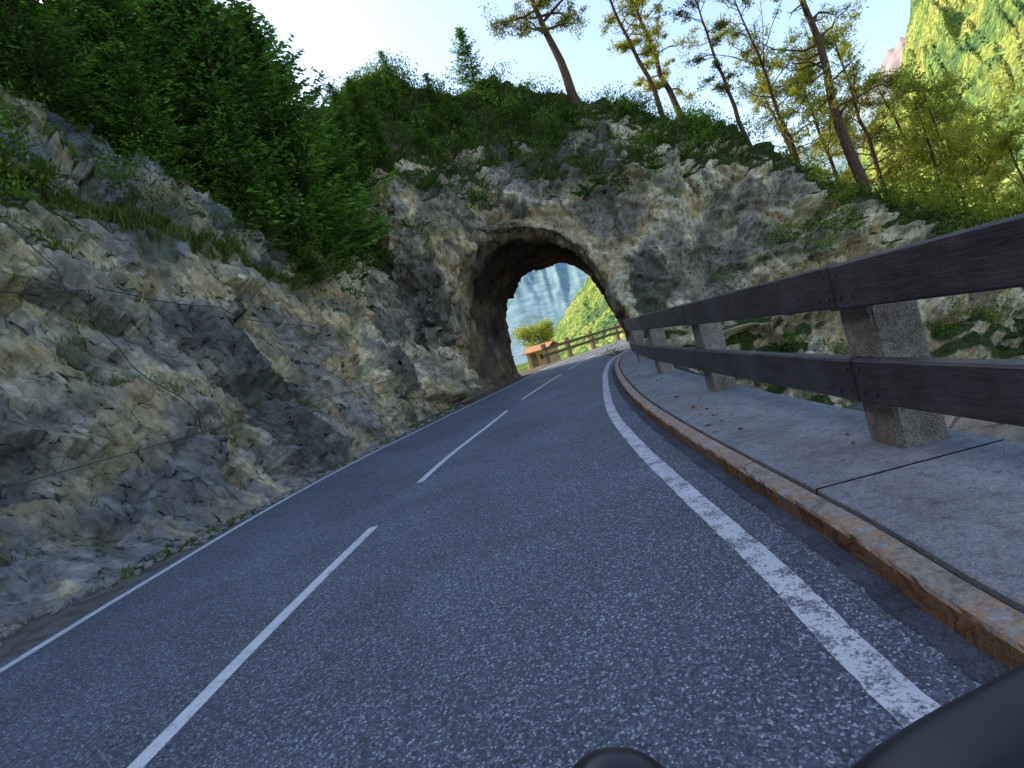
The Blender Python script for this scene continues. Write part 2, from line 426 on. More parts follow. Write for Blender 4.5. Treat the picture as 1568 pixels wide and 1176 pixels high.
med,cell1=facets(Qw*np.array([.38,1.05,.65]),1.0,True)
bgf,cell3=facets(Q*np.array([.22,.34,.30])+31,1.2,True)
low_=np.clip((zcf(V[:,0])+1.0-V[:,2])/1.5,0,1)
med=med*(.40-.10*onfin)+bgf*onfin*(.12+low_*.55)
sml,cell2=facets(Qw*np.array([1.0,3.3,1.9])+5,1.1,True); sml=sml*(.21-.06*onfin)
tin=facets(Qw*np.array([2.4,8.0,4.6])+9,1.1)*.08+fbm(V*7,2)*.03
bench=(V[:,2]<.05)&(N[:,2]>.6)&(V[:,2]>-.3)
rise=np.clip((V[:,2]+.06)/.5,0,1); rise=np.where(V[:,2]<-.3,1,rise); rise=np.where(bench,0,rise)
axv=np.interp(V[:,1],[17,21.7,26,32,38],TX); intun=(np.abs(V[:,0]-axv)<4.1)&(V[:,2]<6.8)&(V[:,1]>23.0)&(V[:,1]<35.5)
amp=np.where(intun,np.interp(V[:,1],[23,26,29],[.5,.35,.18]),1.0)
D=(big*(.55+.5*onfin*low_)+med+sml+tin)*rise*amp
D=np.where(intun,D+.04*np.sin(V[:,1]*7+fbm(V*.8,2)*3),D)
D=np.where((V[:,1]<21)&(V[:,0]<-1),D-.15*rise,D)
V=V+N*D[:,None]
N=vnormals(V,F)
upL=(V[:,2]-crest(V[:,1]))/2.2+.42; upF=(V[:,2]-zcf(V[:,0])+.3)/2.2+.30
isF=V[:,1]>yfront(V[:,0])-1.2
veg=np.where(isF,upF-np.interp(V[:,0],[4,7,11,13],[0,.30,.10,-.35]),upL)+ (N[:,2]-.42)*1.6+fbm(V*.42+30,4)*2.3
ledge=np.exp(-((V[:,2]-(6.5-.255*(V[:,1]-10.8)))/.28)**2)*((V[:,1]>9.5)&(V[:,1]<17)&(V[:,0]<-2))
veg=veg+ledge*.5
veg=np.where(intun,0,veg); veg=np.where((V[:,0]>5)&(V[:,2]<1.0),.5+(N[:,2]-.35)*.9+fbm(V*.5,3)*.9,veg)
veg=np.clip(veg,0,1); veg=np.where(bench,0,veg)
k_=.46+fbm(V*.33+11,4,.6)*1.15+cell1*.10+cell2*.10+cell3*.12*onfin
k_=np.where(V[:,0]>7.5,k_*.6+.24,k_); k_=np.clip(k_,0,1)
warm=np.clip((V[:,1]-14)/6,0,1)*1.0+np.clip(fbm(V*.25+40,3)*1.6+.05,0,.5); warm=np.clip(warm,0,1)
k_=np.where(intun,np.clip(k_*.6+.38,0,1),k_)
moss=np.clip((fbm(V*.9+60,4,.6)-.18)*3.0,0,.5)*(1-intun)
dep=np.clip((V[:,1]-22.6-.15*V[:,0])/3.0,0,1); tunnel_shade=np.where(intun,np.clip(dep*.55+dep*np.clip((V[:,2]-1.5)/3,0,1)*.45+fbm(V*.8,3)*.3,0,.93),0)  # tunnel shade painted into the rock, deeper inward and towards the vault
rockob=mesh_obj('rock_tunnel_hillside',V,F,[M_rock],True,None,{'veg':veg,'gravel':bench.astype(float),'k':k_,'warm':warm,'moss':moss,'tunnel_shade':tunnel_shade})
print('rock',len(V),time.time()-T0)

# outer terrain
gx=ax([(-110,-14,2.5),(-14,23,3.7),(23,150,3.2)]); gy=ax([(-60,-5,2.5),(-5,37,3.5),(37,60,1.0),(60,170,4)])
GX,GY=np.meshgrid(gx,gy,indexing='ij'); HZ=H(GX,GY)
ins=(GX>-13.0)&(GX<21.5)&(GY>-4)&(GY<35.8); HZ=np.where(ins,np.minimum(HZ-5,-9),HZ-.05)
pp=np.stack([GX.ravel()*.15,GY.ravel()*.15,GX.ravel()*0],1); nn=fbm(pp,4).reshape(HZ.shape); oo=dist_line(GX,GY,C)
HZ=np.where((np.abs(oo)>9)&(~ins),HZ+nn*1.2,HZ)
nx,ny=GX.shape; ii=np.arange(nx*ny).reshape(nx,ny)
Fo=np.stack([ii[:-1,:-1],ii[1:,:-1],ii[1:,1:],ii[:-1,1:]],-1).reshape(-1,4)
n=NT('hillside_soil'); 
cs=n.ramp(n.noise(.9,5,.7),[(.3,(.06,.09,.02)),(.5,(.15,.19,.05)),(.7,(.42,.38,.28))])
M_hill=n.diff(cs,n.bump(n.noise(2,3,.7),.9,.3))
mesh_obj('hillside_terrain',np.stack([GX,GY,HZ],-1).reshape(-1,3),Fo,[M_hill],True)
n=NT('valley_meadow'); M_val=n.diff(n.ramp(n.noise(.02,4,.6),[(.35,(.05,.09,.03)),(.6,(.14,.2,.05))]))
rr=np.array([0,60,150,400,900,2000,5000,12000.]);th=np.linspace(0,2*np.pi,65)[:-1]
VV=[(r*math.cos(t),r*math.sin(t),-33.0) for r in rr for t in th]
FF=[(i*64+k,i*64+(k+1)%64,(i+1)*64+(k+1)%64,(i+1)*64+k)for i in range(len(rr)-1) for k in range(64)]
mesh_obj('valley_ground',VV,np.array(FF)[:,::-1],[M_val])

# ------------------------------------------------------------------ mountains
def mountain(name,r0,r1,b0,b1,prof,mat,nb,nr,namp,seed,jag=0.0):
    be=np.radians(np.linspace(b0,b1,nb)); t=np.linspace(0,1,nr); B,Tt=np.meshgrid(be,t,indexing='ij')
    RR=r0+(r1-r0)*Tt; top=np.interp(np.degrees(B),[p[0] for p in prof],[p[1] for p in prof]); ht=np.tan(np.radians(top))*r1+33
    x=RR*np.sin(B);y=RR*np.cos(B)
    s=8.0/r1
    p=np.stack([x.ravel()*s,y.ravel()*s,np.full(x.size,seed)],1)
    def rdg(pp,o,g=.5): return (1-np.abs(fbm(pp,o,g))*2.6).reshape(x.shape)
    pw=p+np.stack([vnoise(p*1.3+3),vnoise(p*1.3+9),0*p[:,0]],1)*.35
    g=np.stack([(B*30).ravel()+pw[:,0]*.6,(Tt*1.6).ravel()+pw[:,1]*.2,np.full(x.size,seed)],1)
    g2=np.stack([(B*95).ravel()+pw[:,0]*1.6,(Tt*5).ravel()+pw[:,1],np.full(x.size,seed+7)],1)
    nz=(rdg(pw*.9,3)-.5)*.35+(rdg(g,4)-.5)*.45+(rdg(g2,3,.6)-.5)*.14
    j1=fbm(np.stack([(B*55).ravel(),0*p[:,0],p[:,2]],1),4,.6).reshape(x.shape)
    z=-36+ht*(Tt**1.1)*(1+namp*nz+jag*j1*Tt)
    V=np.stack([x,y,z],-1).reshape(-1,3); ii=np.arange(nb*nr).reshape(nb,nr)
    F=np.stack([ii[:-1,:-1],ii[:-1,1:],ii[1:,1:],ii[1:,:-1]],-1).reshape(-1,4)
    return mesh_obj(name,V,F,[mat],True)
n=NT('hazed_mountain_rock'); sep=n.n.new('ShaderNodeSeparateXYZ'); n.l.new(n.co,sep.inputs[0])
no=n.noise(.014,7,.78)
low=n.ramp(no,[(.35,(.12,.21,.20)),(.47,(.17,.27,.28)),(.55,(.22,.31,.34)),(.68,(.30,.34,.37))])  # lower slopes carry blue aerial haze in their base colour
hi=n.ramp(no,[(.35,(.18,.17,.18)),(.5,(.28,.24,.23)),(.65,(.38,.30,.27))])
c=n.mix(n.ramp(n.math('MULTIPLY',sep.outputs[2],.001),[(.40,0.0),(.56,1.0)]),low,hi)
M_far=n.diff(c)
mountain('distant_mountains',1300,2700,-75,100,[(-75,12),(-30,11),(-5,8),(3,9),(8,8.5),(18,8),(27,8.5),(33,10.5),(37,12.5),(39.5,14.3),(41.5,15),(44,15),(60,19),(100,18)],M_far,900,110,.06,3.3,.10)
n=NT('forest_slope')
f1=n.vor(.22,'F1',out='Color'); 
c=n.ramp(n.noise(.014,5,.7),[(.35,(.07,.15,.03)),(.47,(.18,.28,.04)),(.56,(.38,.42,.06)),(.75,(.50,.46,.12))])
c=n.mix(1,c,n.ramp(f1,[(0,.4),(1,1.35)]),'MULTIPLY')
M_for=n.diff(n.mix(.05,c,(.42,.58,.8)),n.bump(n.math('ADD',n.math('MULTIPLY',n.vor(.22),-1),n.noise(.05,2,.7)),1,7))  # a little blue haze mixed into the forest colour
mountain('forested_mountain',260,900,2,110,[(2,-1.5),(5,.8),(8,3.6),(12,6.6),(22,7),(30,5.5),(34,7.5),(37,10.0),(39.5,14.0),(41.5,18.5),(46,23),(70,25),(110,20)],M_for,700,110,.14,8.1,.03)
print('mtn',time.time()-T0)

# ------------------------------------------------------------------ road, markings, kerb, walkway, rails
def strip(name,A,B,za,zb,mat,nc=1,parent=None):
    t=np.linspace(0,1,nc+1); P=A[:,None,:]*(1-t)[None,:,None]+B[:,None,:]*t[None,:,None]; z=za+(zb-za)*t
    V=np.concatenate([P,np.broadcast_to(z[None,:,None],(len(A),nc+1,1))],-1).reshape(-1,3)
    ii=np.arange(len(A)*(nc+1)).reshape(len(A),nc+1); F=np.stack([ii[:-1,:-1],ii[:-1,1:],ii[1:,1:],ii[1:,:-1]],-1).reshape(-1,4)[:,::-1]
    return mesh_obj(name,V,F,[mat],False,parent=parent)
def norm2(P):
    d=np.gradient(P,axis=0); d/=np.linalg.norm(d,axis=1)[:,None]; return np.stack([d[:,1],-d[:,0]],1)
def res(P,n=None,step=.25):
    s=np.concatenate([[0],np.cumsum(np.linalg.norm(np.diff(P,axis=0),axis=1))]); m=n or int(s[-1]/step)+1
    q=np.linspace(0,s[-1],m); return np.stack([np.interp(q,s,P[:,0]),np.interp(q,s,P[:,1])],1)
nL=norm2(L);nR=norm2(R)
strip('road',L-nL*.18,R+nR*.40,0,0,M_asph,6)
def wob(n,a): 
    p=np.stack([np.arange(n)*.9,np.zeros(n),np.full(n,a)],1); return vnoise(p)[:,None]*.006
Lf=res(L,step=.1);nLf=norm2(Lf);Rf=res(R,step=.06);nRf=norm2(Rf)
strip('edge_line',Lf-nLf*(.06+wob(len(Lf),1.5)),Lf+nLf*(.06+wob(len(Lf),3.5)),.004,.004,M_paint)
strip('edge_line',Rf-nRf*(.072+wob(len(Rf),5.5)),Rf+nRf*(.072+wob(len(Rf),8.5)),.004,.004,M_paintw)
Cd=res(C,step=.1); nCd=norm2(Cd)
dm=bpy.data.objects.new('centre_dash_line',None); col.objects.link(dm)
for k,(a,b) in enumerate([(-8,-2),(-.1,5.92),(7.63,14),(15.7,22),(23.7,29.5),(31,35),(37,40)]):
    m=(Cd[:,1]>=a)&(Cd[:,1]<=b); strip('dash_%d'%k,Cd[m]-nCd[m]*.055,Cd[m]+nCd[m]*.055,.004,.004,M_paint,parent=dm)
Kd=res(K,step=.2); nK=norm2(Kd)
Kg=res(K,step=.08); nKg=norm2(Kg); g_=wob(len(Kg),12.5)*3
strip('gutter_seam',Kg-nKg*(.11+g_),Kg-nKg*.001,.005,.005,M_gut)
kb=MB()
prof=[(0,-.05),(0.0,.108),(.012,.122),(.03,.127),(.128,.127),(.134,.121),(.134,-.05)]
npf=len(prof); seg=16
for i0 in range(0,len(Kd)-1,seg):
    idx=list(range(i0,min(i0+seg+1,len(Kd))))
    if len(idx)<2: continue
    Vv=[];jz=rng.normal()*.003; jx=rng.normal()*.004
    sub=[]
    for j in range(len(idx)-1):
        for q_ in range(4): sub.append((Kd[idx[j]]*(1-q_/4)+Kd[idx[j+1]]*q_/4,nK[idx[j]]))
    d=Kd[idx[-1]]-Kd[idx[-2]]; sub.append((Kd[idx[-1]]-d/np.linalg.norm(d)*.01,nK[idx[-1]]))
    for (p,nn_) in sub:
        pr=np.array([[p[0]*5,p[1]*5,u*14+zv*9] for u,zv in prof]); ww=fbm(pr,3)
        for (u,zv),wv in zip(prof,ww):
            q=p+nn_*(u+jx+(abs(wv)*.018 if u<.04 else 0)); Vv.append((q[0],q[1],zv+jz-(abs(wv)*.018 if (u<.04 and zv>.1) else 0)))
    Ff=[(j*npf+k,(j+1)*npf+k,(j+1)*npf+k+1,j*npf+k+1) for j in range(len(sub)-1) for k in range(npf-1)]
    kb.add(Vv,Ff)
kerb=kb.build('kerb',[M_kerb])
strip('walkway_bedding',Kd+nK*.12,Kd+nK*1.30,.095,.095,M_tar)
wk=bpy.data.objects.new('walkway',None); col.objects.link(wk)
wdt=np.interp(Kd[:,1],[-12,3.2,8.8,15,21,23,40],[1.30,1.26,1.22,1.05,.95,.9,.8])
jy=[-12,-8.2,-4.5,-.7,3.2,6.9,10.6,14.3,18,21.8,25.5,29.3,33]
for k in range(len(jy)-1):
    m=(Kd[:,1]>=jy[k]-.3)&(Kd[:,1]<=jy[k+1]+.3); A=Kd[m];Nn=nK[m];W=wdt[m]
    yy=np.linspace(jy[k]+.008,jy[k+1]-.008,24)
    cx=np.interp(yy,A[:,1],A[:,0]); nnx=np.interp(yy,A[:,1],Nn[:,0]); nny=np.interp(yy,A[:,1],Nn[:,1]); ww=np.interp(yy,A[:,1],W)
    mb=MB();Vv=[]; dz=rng.normal()*.002
    us=[(.160,.08),(.160,.124),(.168,.131),(None,.131),(None,-.5)]
    for i in range(24):
        for (u,zv) in us:
            uu=ww[i] if u is None else u
            Vv.append((cx[i]+nnx[i]*uu,yy[i]+nny[i]*uu,zv+dz))
    Ff=[(i*5+j,(i+1)*5+j,(i+1)*5+j+1,i*5+j+1) for i in range(23) for j in range(4)]
    mb.add(Vv,Ff); mb.build('slab_%d'%k,[M_slab],parent=wk)

def guard_rail(name,path,spacing,start,base=.125,flip=1,lowz=(.745,.455),topz=(1.375,1.085),pw=.18):
    root=bpy.data.objects.new(name,None); col.objects.link(root)
    P=res(path,step=.05); s=np.concatenate([[0],np.cumsum(np.linalg.norm(np.diff(P,axis=0),axis=1))])
    at=lambda q: np.array([np.interp(q,s,P[:,0]),np.interp(q,s,P[:,1])])
    qs=np.arange(start,s[-1],spacing); posts=MB();rails=MB();bolts=MB()
    pp=[at(q) for q in qs]
    for i,q in enumerate(qs):
        d=at(min(q+.2,s[-1]))-at(max(q-.2,0)); d/=np.linalg.norm(d); nrm=np.array([d[1],-d[0]])*flip
        c=pp[i]+nrm*.24
        posts.box((c[0],c[1],(base-.3+1.30)/2),(d[0]*pw,d[1]*pw,0),(nrm[0]*.15,nrm[1]*.15,0),(0,0,(1.30-base+.3)/2),0,.022)
        for (zt,zb) in (topz,lowz):
            for dd in (-.20,-.07,.07,.20):
                for zv in (zt-.07,zb+.07):
                    if abs(dd)>.1 and zv>zb+.1: continue
                    e=pp[i]+d*dd-nrm*.006; bolts.tube([(e[0],e[1],zv),(e[0]-nrm[0]*.008,e[1]-nrm[1]*.008,zv),(e[0]-nrm[0]*.0085,e[1]-nrm[1]*.0085,zv)],[.013,.013,.001],10)
    ext=[at(max(qs[0]-spacing,0))]+pp+[at(s[-1])]
    for k in range(len(ext)-1):
        a,b=ext[k],ext[k+1]; d=b-a; l=np.linalg.norm(d)
        if l<.3: continue
        d/=l; nrm=np.array([d[1],-d[0]])*flip; c=(a+b)/2+nrm*.045
        for (zt,zb) in (topz,lowz):
            j=rng.normal()*.006
            rails.box((c[0],c[1],(zt+zb)/2+j),(d[0]*(l/2-.006),d[1]*(l/2-.006),0),(nrm[0]*.05,nrm[1]*.05,0),(0,0,(zt-zb)/2),0,.014)
    posts.build('posts',[M_post],parent=root); rails.build('rails',[M_rail],parent=root); bolts.build('bolts',[M_bolt],parent=root)
    return root
Pf=res(Fe,step=.05); sF=np.concatenate([[0],np.cumsum(np.linalg.norm(np.diff(Pf,axis=0),axis=1))]); s32=np.interp(3.6,Pf[:,1],sF)
guard_rail('timber_guard_rail',Fe,3.95,s32-3.95*3)
far=smooth_curve([(2.6,37),(6,41),(10,44.3),(16,47.4),(24,49.6),(38,50.8),(60,51)])
M_rail2=wood_material('sunlit_timber',(.13,.08,.045),(.28,.18,.10))
_t=M_rail; M_rail=M_rail2
guard_rail('timber_guard_rail',far,3.0,.5,base=-.05,flip=-1,topz=(1.05,.85),lowz=(.62,.42),pw=.1); M_rail=_t

# ------------------------------------------------------------------ wooden hut beyond the tunnel
hut=bpy.data.objects.new('wooden_hut',None); col.objects.link(hut)
M_hw=wood_material('hut_boards',(.50,.34,.20),(.70,.52,.34),(9,9,.8),grey=.1); M_hr=plain('hut_roof_shingles',(.50,.24,.12),.8,.2,0,20)
hx=hy=0
mb=MB(); mb.box((hx,hy,.75),(1.25,0,0),(0,.95,0),(0,0,.85),0,.01); mb.build('walls',[M_hw],parent=hut)
mb=MB()
for sg in (-1,1):
    mb.box((hx,hy+sg*.62,1.86),(1.5,0,0),(0,.70,-sg*.30),(0,.02*sg,.045),0,.005)
mb.build('roof',[M_hr],parent=hut)
mb=MB(); mb.box((hx-.5,hy-.96,.68),(.36,0,0),(0,.02,0),(0,0,.7),0,.005); mb.build('door',[M_rail2],parent=hut)
mb=MB(); mb.box((hx+.55,hy-.96,.9),(.3,0,0),(0,.02,0),(0,0,.25),0,.005); mb.build('window',[plain('dark_glass',(.03,.04,.05),.15)],parent=hut)
hut.location=(3.1,45.5,-.35); hut.scale=(.85,.85,.78); hut.rotation_euler=(0,0,math.radians(-35))

# ------------------------------------------------------------------ vegetation
def spruce_mesh(h,seed,dens=1.0,wid=.24,leaf=.2):
    rs=np.random.default_rng(seed); mb=MB()
    pts=[(rs.normal()*.02*i,rs.normal()*.02*i,h*i/8) for i in range(9)]; mb.tube(pts,[h*.014*(1-i/8.3)+.008 for i in range(9)],7,0)
    z=h*.04; P=[];Dn=[];Tt=[];S=[]
    while z<h*.985:
        f=z/h; Lb=h*wid*(1-f)**.72*(.7+.6*rs.random())+.12; nb=int(rs.integers(4,7)*dens)+1
        for _ in range(nb):
            az=rs.random()*6.283; Lq=Lb*rs.uniform(.5,1.25); droop=rs.uniform(.05,.4)*(1-f)+(-.5)*f
            n=max(4,int(Lq/.09)); u=np.linspace(.12,1,n); dr=np.array([math.cos(az),math.sin(az),0])
            zc=z+rs.normal()*.12-droop*Lq*u+.22*Lq*u**3
            c=np.stack([dr[0]*Lq*u,dr[1]*Lq*u,zc],1); 
            if Lq>.5: mb.tube(c[[0,n//2,n-1]],[.018,.01,.004],3,0)
            sd=np.array([-dr[1],dr[0],0]); br=rs.random()*.55
            for sgn in (-1,1,0):
                wl=Lq*.34*(1-u*.7)+.05
                off=np.outer(wl*rs.uniform(.2,1.0,n)*(sgn if sgn else rs.normal()*.4),sd)
                p=c+off; p[:,2]-=np.abs(off).sum(1)*.25-rs.random(n)*.08
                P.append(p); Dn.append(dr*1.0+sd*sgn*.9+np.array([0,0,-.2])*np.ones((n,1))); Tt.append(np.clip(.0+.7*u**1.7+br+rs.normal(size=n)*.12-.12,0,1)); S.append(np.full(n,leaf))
        z+=h*.03*(1.2-f*.5)/dens**.5
    P=np.concatenate(P);Dn=np.concatenate(Dn);Tt=np.concatenate(Tt);S=np.concatenate(S)
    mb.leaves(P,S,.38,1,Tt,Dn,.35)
    return mb
def pine_mesh(h,seed,crown0=.5,limbs=26,spread=.22,leafn=60,lean=(0,0),clump=.3,rad=.018,upb=.0,bend=.0,leaf=.15,bare=.2):
    rs=np.random.default_rng(seed); mb=MB(); n=12
    t=np.linspace(0,1,n); wob=np.cumsum(rs.normal(size=(n,2))*.006*h,axis=0)
    pts=np.stack([lean[0]*h*t+bend*h*t*t+wob[:,0],lean[1]*h*t+wob[:,1],h*t],1)
    mb.tube(pts,h*rad*(1-t*.88)+.01,9,0)
    LP=[];LD=[];LT=[]
    for k in range(limbs):
        f=crown0+(1-crown0)*((k+rs.random())/limbs); p0=np.array([np.interp(f,t,pts[:,i]) for i in range(3)])
        g=(f-crown0)/(1-crown0); Lq=h*spread*(.45+.9*math.sin(math.pi*min(1,g*.8+.18)))*rs.uniform(.4,1.25); az=rs.random()*6.283
        el=rs.uniform(-.25,.45)+g*.5+upb
        d=np.array([math.cos(az)*math.cos(el),math.sin(az)*math.cos(el),math.sin(el)])
        m=6; u=np.linspace(0,1,m); br=p0+np.outer(u*Lq,d)+np.cumsum(rs.normal(size=(m,3))*.05*Lq,axis=0); br[:,2]+=.12*Lq*u**2; br[0]=p0
        mb.tube(br,np.linspace(h*rad*.30*(1-g*.5),.008,m),5,0)
        isb=rs.random()<bare*(1-g)
        for tw in range(rs.integers(6,11)):
            w=rs.uniform(.25,1); b0=np.array([np.interp(w,u,br[:,i]) for i in range(3)]); dd=d+rs.normal(size=3)*.75; dd/=np.linalg.norm(dd)
            b1=b0+dd*Lq*rs.uniform(.12,.38); mb.tube([b0,(b0+b1)/2+rs.normal(size=3)*.04,b1],[.012,.008,.004],3,0)
            if isb: continue
            r=clump*rs.uniform(.5,1.3); nq=int(leafn*rs.uniform(.5,1.4)); q=rs.normal(size=(nq,3))
            q/=np.linalg.norm(q,axis=1)[:,None]; q*=rs.random((nq,1))**.5*r; dq=q.copy(); q+=dd*(rs.random((nq,1))-.7)*r*1.6
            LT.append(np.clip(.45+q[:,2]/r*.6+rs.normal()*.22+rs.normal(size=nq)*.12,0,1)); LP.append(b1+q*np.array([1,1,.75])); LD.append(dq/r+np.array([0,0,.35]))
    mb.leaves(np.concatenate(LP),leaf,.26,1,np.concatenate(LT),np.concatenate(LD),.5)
    return mb
def place(mb,name,mats,locs):
    ob=mb.build(name,mats); me=ob.data; out=[ob]
    for i,(x,y,z,s,r) in enumerate(locs):
        o=ob if i==0 else bpy.data.objects.new(name,me)
        if i: col.objects.link(o)
        w_=random.uniform(.9,1.2); o.location=(x,y,z); o.scale=(s*w_,s*w_,s); o.rotation_euler=(random.gauss(0,.03),random.gauss(0,.03),r)
        out.append(o)
    return out
sp=[(-5.0,18.2,8.2),(-6.2,17.0,8.0),(-7.8,15.6,6.6),(-5.6,20.2,8.6),(-8.8,13.6,4.4),(-9.4,17.2,8.6),(-4.6,22.2,5.6),(-10.4,12.2,4.8),(-7.4,19.6,9.0),
    (-9.8,20,9),(-6.2,23.5,7.0),(-7.1,14.3,3.4),(-8.6,23,8),
    (-11.8,9.5,3.4),(-12.5,12,4),(-13,16,8),(-10.5,25.5,6.5),(-11,14.5,6),(-6.4,18.8,7.6),(-8.2,18.8,9),(-5.8,16.0,4.2),(-5.0,17.0,3.2),(-3.2,25.4,3.0),(-2.6,24.0,2.4),(-4.0,24.6,4.2)]
variants=[spruce_mesh(8,11,1.2,.31),spruce_mesh(8,12,1.05,.34),spruce_mesh(8,13,1.2,.28)]
for v in range(3):
    locs=[(x,y,Hs(x,y)-.25,hh_/8,random.random()*6.28) for i,(x,y,hh_) in enumerate(sp) if i%3==v]
    place(variants[v],'spruce_tree',[M_bark,M_spr],locs)
sm=spruce_mesh(3.6,31,.9,.30,.15)
ys=[(2.2,27.6,1.0),(.2,27.8,.45),(-1.6,27,.5),(4.3,27,.35),(1.0,25.6,.5),(-.8,24.4,.5),(8.6,26.4,.4),(2.9,25.0,.45),(5.0,25.6,.45),(.1,26.2,.6),(3.6,26.4,.5),(6.0,26.0,.4),(-1.6,25.4,.6),(7.3,25.4,.35),(10.2,25.6,.35),(1.8,24.6,.35),(12.2,25.2,.4)]
place(sm,'young_spruce_tree',[M_bark,M_spr],[(x,y,Hs(x,y)-.25,s,i*1.3) for i,(x,y,s) in enumerate(ys)])
def pine(x,y,h,seed,mat=None,**k):
    mb=pine_mesh(h,seed,**k); ob=mb.build('pine_tree',[M_bark2,mat or M_pin]); ob.location=(x,y,Hs(x,y)-.3); return ob
pine(6.7,26.8,8.6,101,M_pnd,crown0=.50,limbs=22,spread=.24,lean=(-.13,0),leafn=90,rad=.030,clump=.4,bare=0)
pine(12.0,28.5,9.5,102,crown0=.25,limbs=26,spread=.19,lean=(-.12,0),leafn=65,rad=.018)
pine(10.6,27.6,8.0,103,crown0=.35,limbs=16,spread=.18,lean=(-.14,0),leafn=60,rad=.016)
pine(13.6,26.0,7.5,104,M_pnd,crown0=.35,limbs=16,spread=.13,lean=(-.16,0),leafn=35,rad=.014,clump=.25)
pine(16.9,24.0,14,105,crown0=.30,limbs=30,spread=.14,lean=(-.11,0),leafn=45,rad=.017,bare=.6)
pine(16.2,27.0,11,106,crown0=.30,limbs=24,spread=.18,lean=(-.12,0),leafn=50,rad=.012,bare=.5)
for i,(x,y,h_,c0) in enumerate([(20.5,27,11,.20),(23,28,11,.12),(26.5,28,10,.1),(24,33,12,.12),(30,34,13,.12),(19.5,31,12,.2),(34,30,13,.1),(29,24,11,.1),(22,25,8,.15),(27,31,13,.1),(33,26,12,.1),(38,34,15,.1),(18.5,27.5,9,.2),(25,24.5,8,.1),(31,28,10,.1)]):
    pine(x,y,h_,107+i,M_pnd if i in (1,5,9) else None,crown0=c0,limbs=28,spread=.21,lean=(-.11,0),leafn=56,rad=.013,clump=.40,leaf=.18,bare=.35)
print('trees',time.time()-T0)

fa=V[F]; cen=fa.mean(1); ar=np.linalg.norm(np.cross(fa[:,2]-fa[:,0],fa[:,3]-fa[:,1]),axis=1)*.5
fv=veg[F].mean(1); fn=N[F].mean(1)
def sample(wt,n):
    p=wt/wt.sum(); return rng.choice(len(p),n,p=p)
pn=fbm(cen*.45+70,3)
def bushes(name,sel,rlo,rhi,per,leaf,mat,off=.35,tb=0):
    mb=MB(); c=cen[sel]; nn=len(sel); r=rlo+(rhi-rlo)*rng.random(nn)**2
    cnt=np.maximum(14,(per*(r/rhi)**2)).astype(int); rep=np.repeat(np.arange(nn),cnt)
    q=rng.normal(size=(len(rep),3)); q/=np.linalg.norm(q,axis=1)[:,None]; rad=.35+.65*rng.random(len(rep))**.6
    lob=1+.7*vnoise(q*1.8+rep[:,None]*3.1)
    q=q*np.minimum(rad*lob,1.25)[:,None]; P=c[rep]+fn[sel][rep]*(r[rep]*off)[:,None]+q*r[rep][:,None]*np.array([1,1,.85])
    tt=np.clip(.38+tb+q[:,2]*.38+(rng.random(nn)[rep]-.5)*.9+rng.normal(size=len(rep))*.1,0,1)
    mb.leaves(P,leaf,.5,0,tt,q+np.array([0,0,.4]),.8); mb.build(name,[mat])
w=ar*np.clip(fv-.4,0,1)*(cen[:,2]>1)*(np.clip(pn+.3,0.02,1))*(cen[:,1]<31)
bushes('shrubs',sample(w,850),.22,.8,260,.10,M_bsh)
w=ar*np.clip(fv-.35,0,1)*((cen[:,1]>22)&(cen[:,1]<28.5)&(cen[:,0]>-4)&(cen[:,2]>5))*np.clip(pn+.35,.15,1)
bushes('ridge_shrubs',sample(w,520),.25,.85,330,.11,M_bsh,.45,-.12)
w=ar*((cen[:,2]<1.2)&(cen[:,0]>4.5))*np.clip(fn[:,2],0,1)*(cen[:,1]<26)
bushes('low_shrubs',sample(w,420),.2,.6,200,.09,M_bsh)
w=ar*((cen[:,0]>8)&(cen[:,1]>20)&(cen[:,1]<25)&(cen[:,2]>-3)&(cen[:,2]<6))*np.clip(pn+.1,.01,1)*np.clip(fn[:,2]+.15,.02,1)
bushes('cliff_shrubs',sample(w,170),.2,.65,240,.09,M_bsh,.4,.05)
w=ar*np.clip(fv-.1,0,1)*np.clip(.5-fv,0.05,1)*(cen[:,2]>1)*(cen[:,1]<30)
bushes('ledge_plants',sample(w,420),.1,.35,70,.07,M_bsh)
w=ar*((cen[:,0]<-2)&(cen[:,1]<16)&(cen[:,1]>5)&(cen[:,2]>6.2)&(cen[:,2]<9.5))
bushes('wall_top_shrubs',sample(w,130),.25,.75,240,.085,M_bsh)
w=ar*((cen[:,0]>13)&(cen[:,2]>-3))*np.clip(fn[:,2],0,1)
bushes('sunlit_shrubs',sample(w,180),.3,.9,220,.11,M_ylw)
mb=MB(); pts=[]
for _ in range(300): pts.append((rng.uniform(-26,-12),rng.uniform(-2,30)))
for _ in range(480): pts.append((rng.uniform(18,48),rng.uniform(8,40)))
pts=np.array(pts); hz_=H(pts[:,0],pts[:,1]); 
od=dist_line(pts[:,0],pts[:,1],C); ok=np.abs(od)>7; pts=pts[ok];hz_=hz_[ok]
rep=np.repeat(np.arange(len(pts)),170); q=rng.normal(size=(len(rep),3)); q/=np.linalg.norm(q,axis=1)[:,None]; q*=(.4+.6*rng.random(len(rep))**.6)[:,None]
r=rng.uniform(.5,1.6,len(pts))[rep]; P=np.stack([pts[rep,0],pts[rep,1],hz_[rep]+r*.4],1)+q*r[:,None]
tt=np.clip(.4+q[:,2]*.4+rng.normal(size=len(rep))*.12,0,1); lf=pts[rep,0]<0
mb.leaves(P[lf],.2,.5,0,tt[lf]); mb.leaves(P[~lf],.2,.5,1,tt[~lf]); mb.build('hillside_scrub',[M_bsh,M_ylw])
mb=MB(); nb_=70; bx=rng.uniform(19,42,nb_); by=rng.uniform(23,37,nb_); bz_=H(bx,by); bh=rng.uniform(2.0,5.5,nb_)
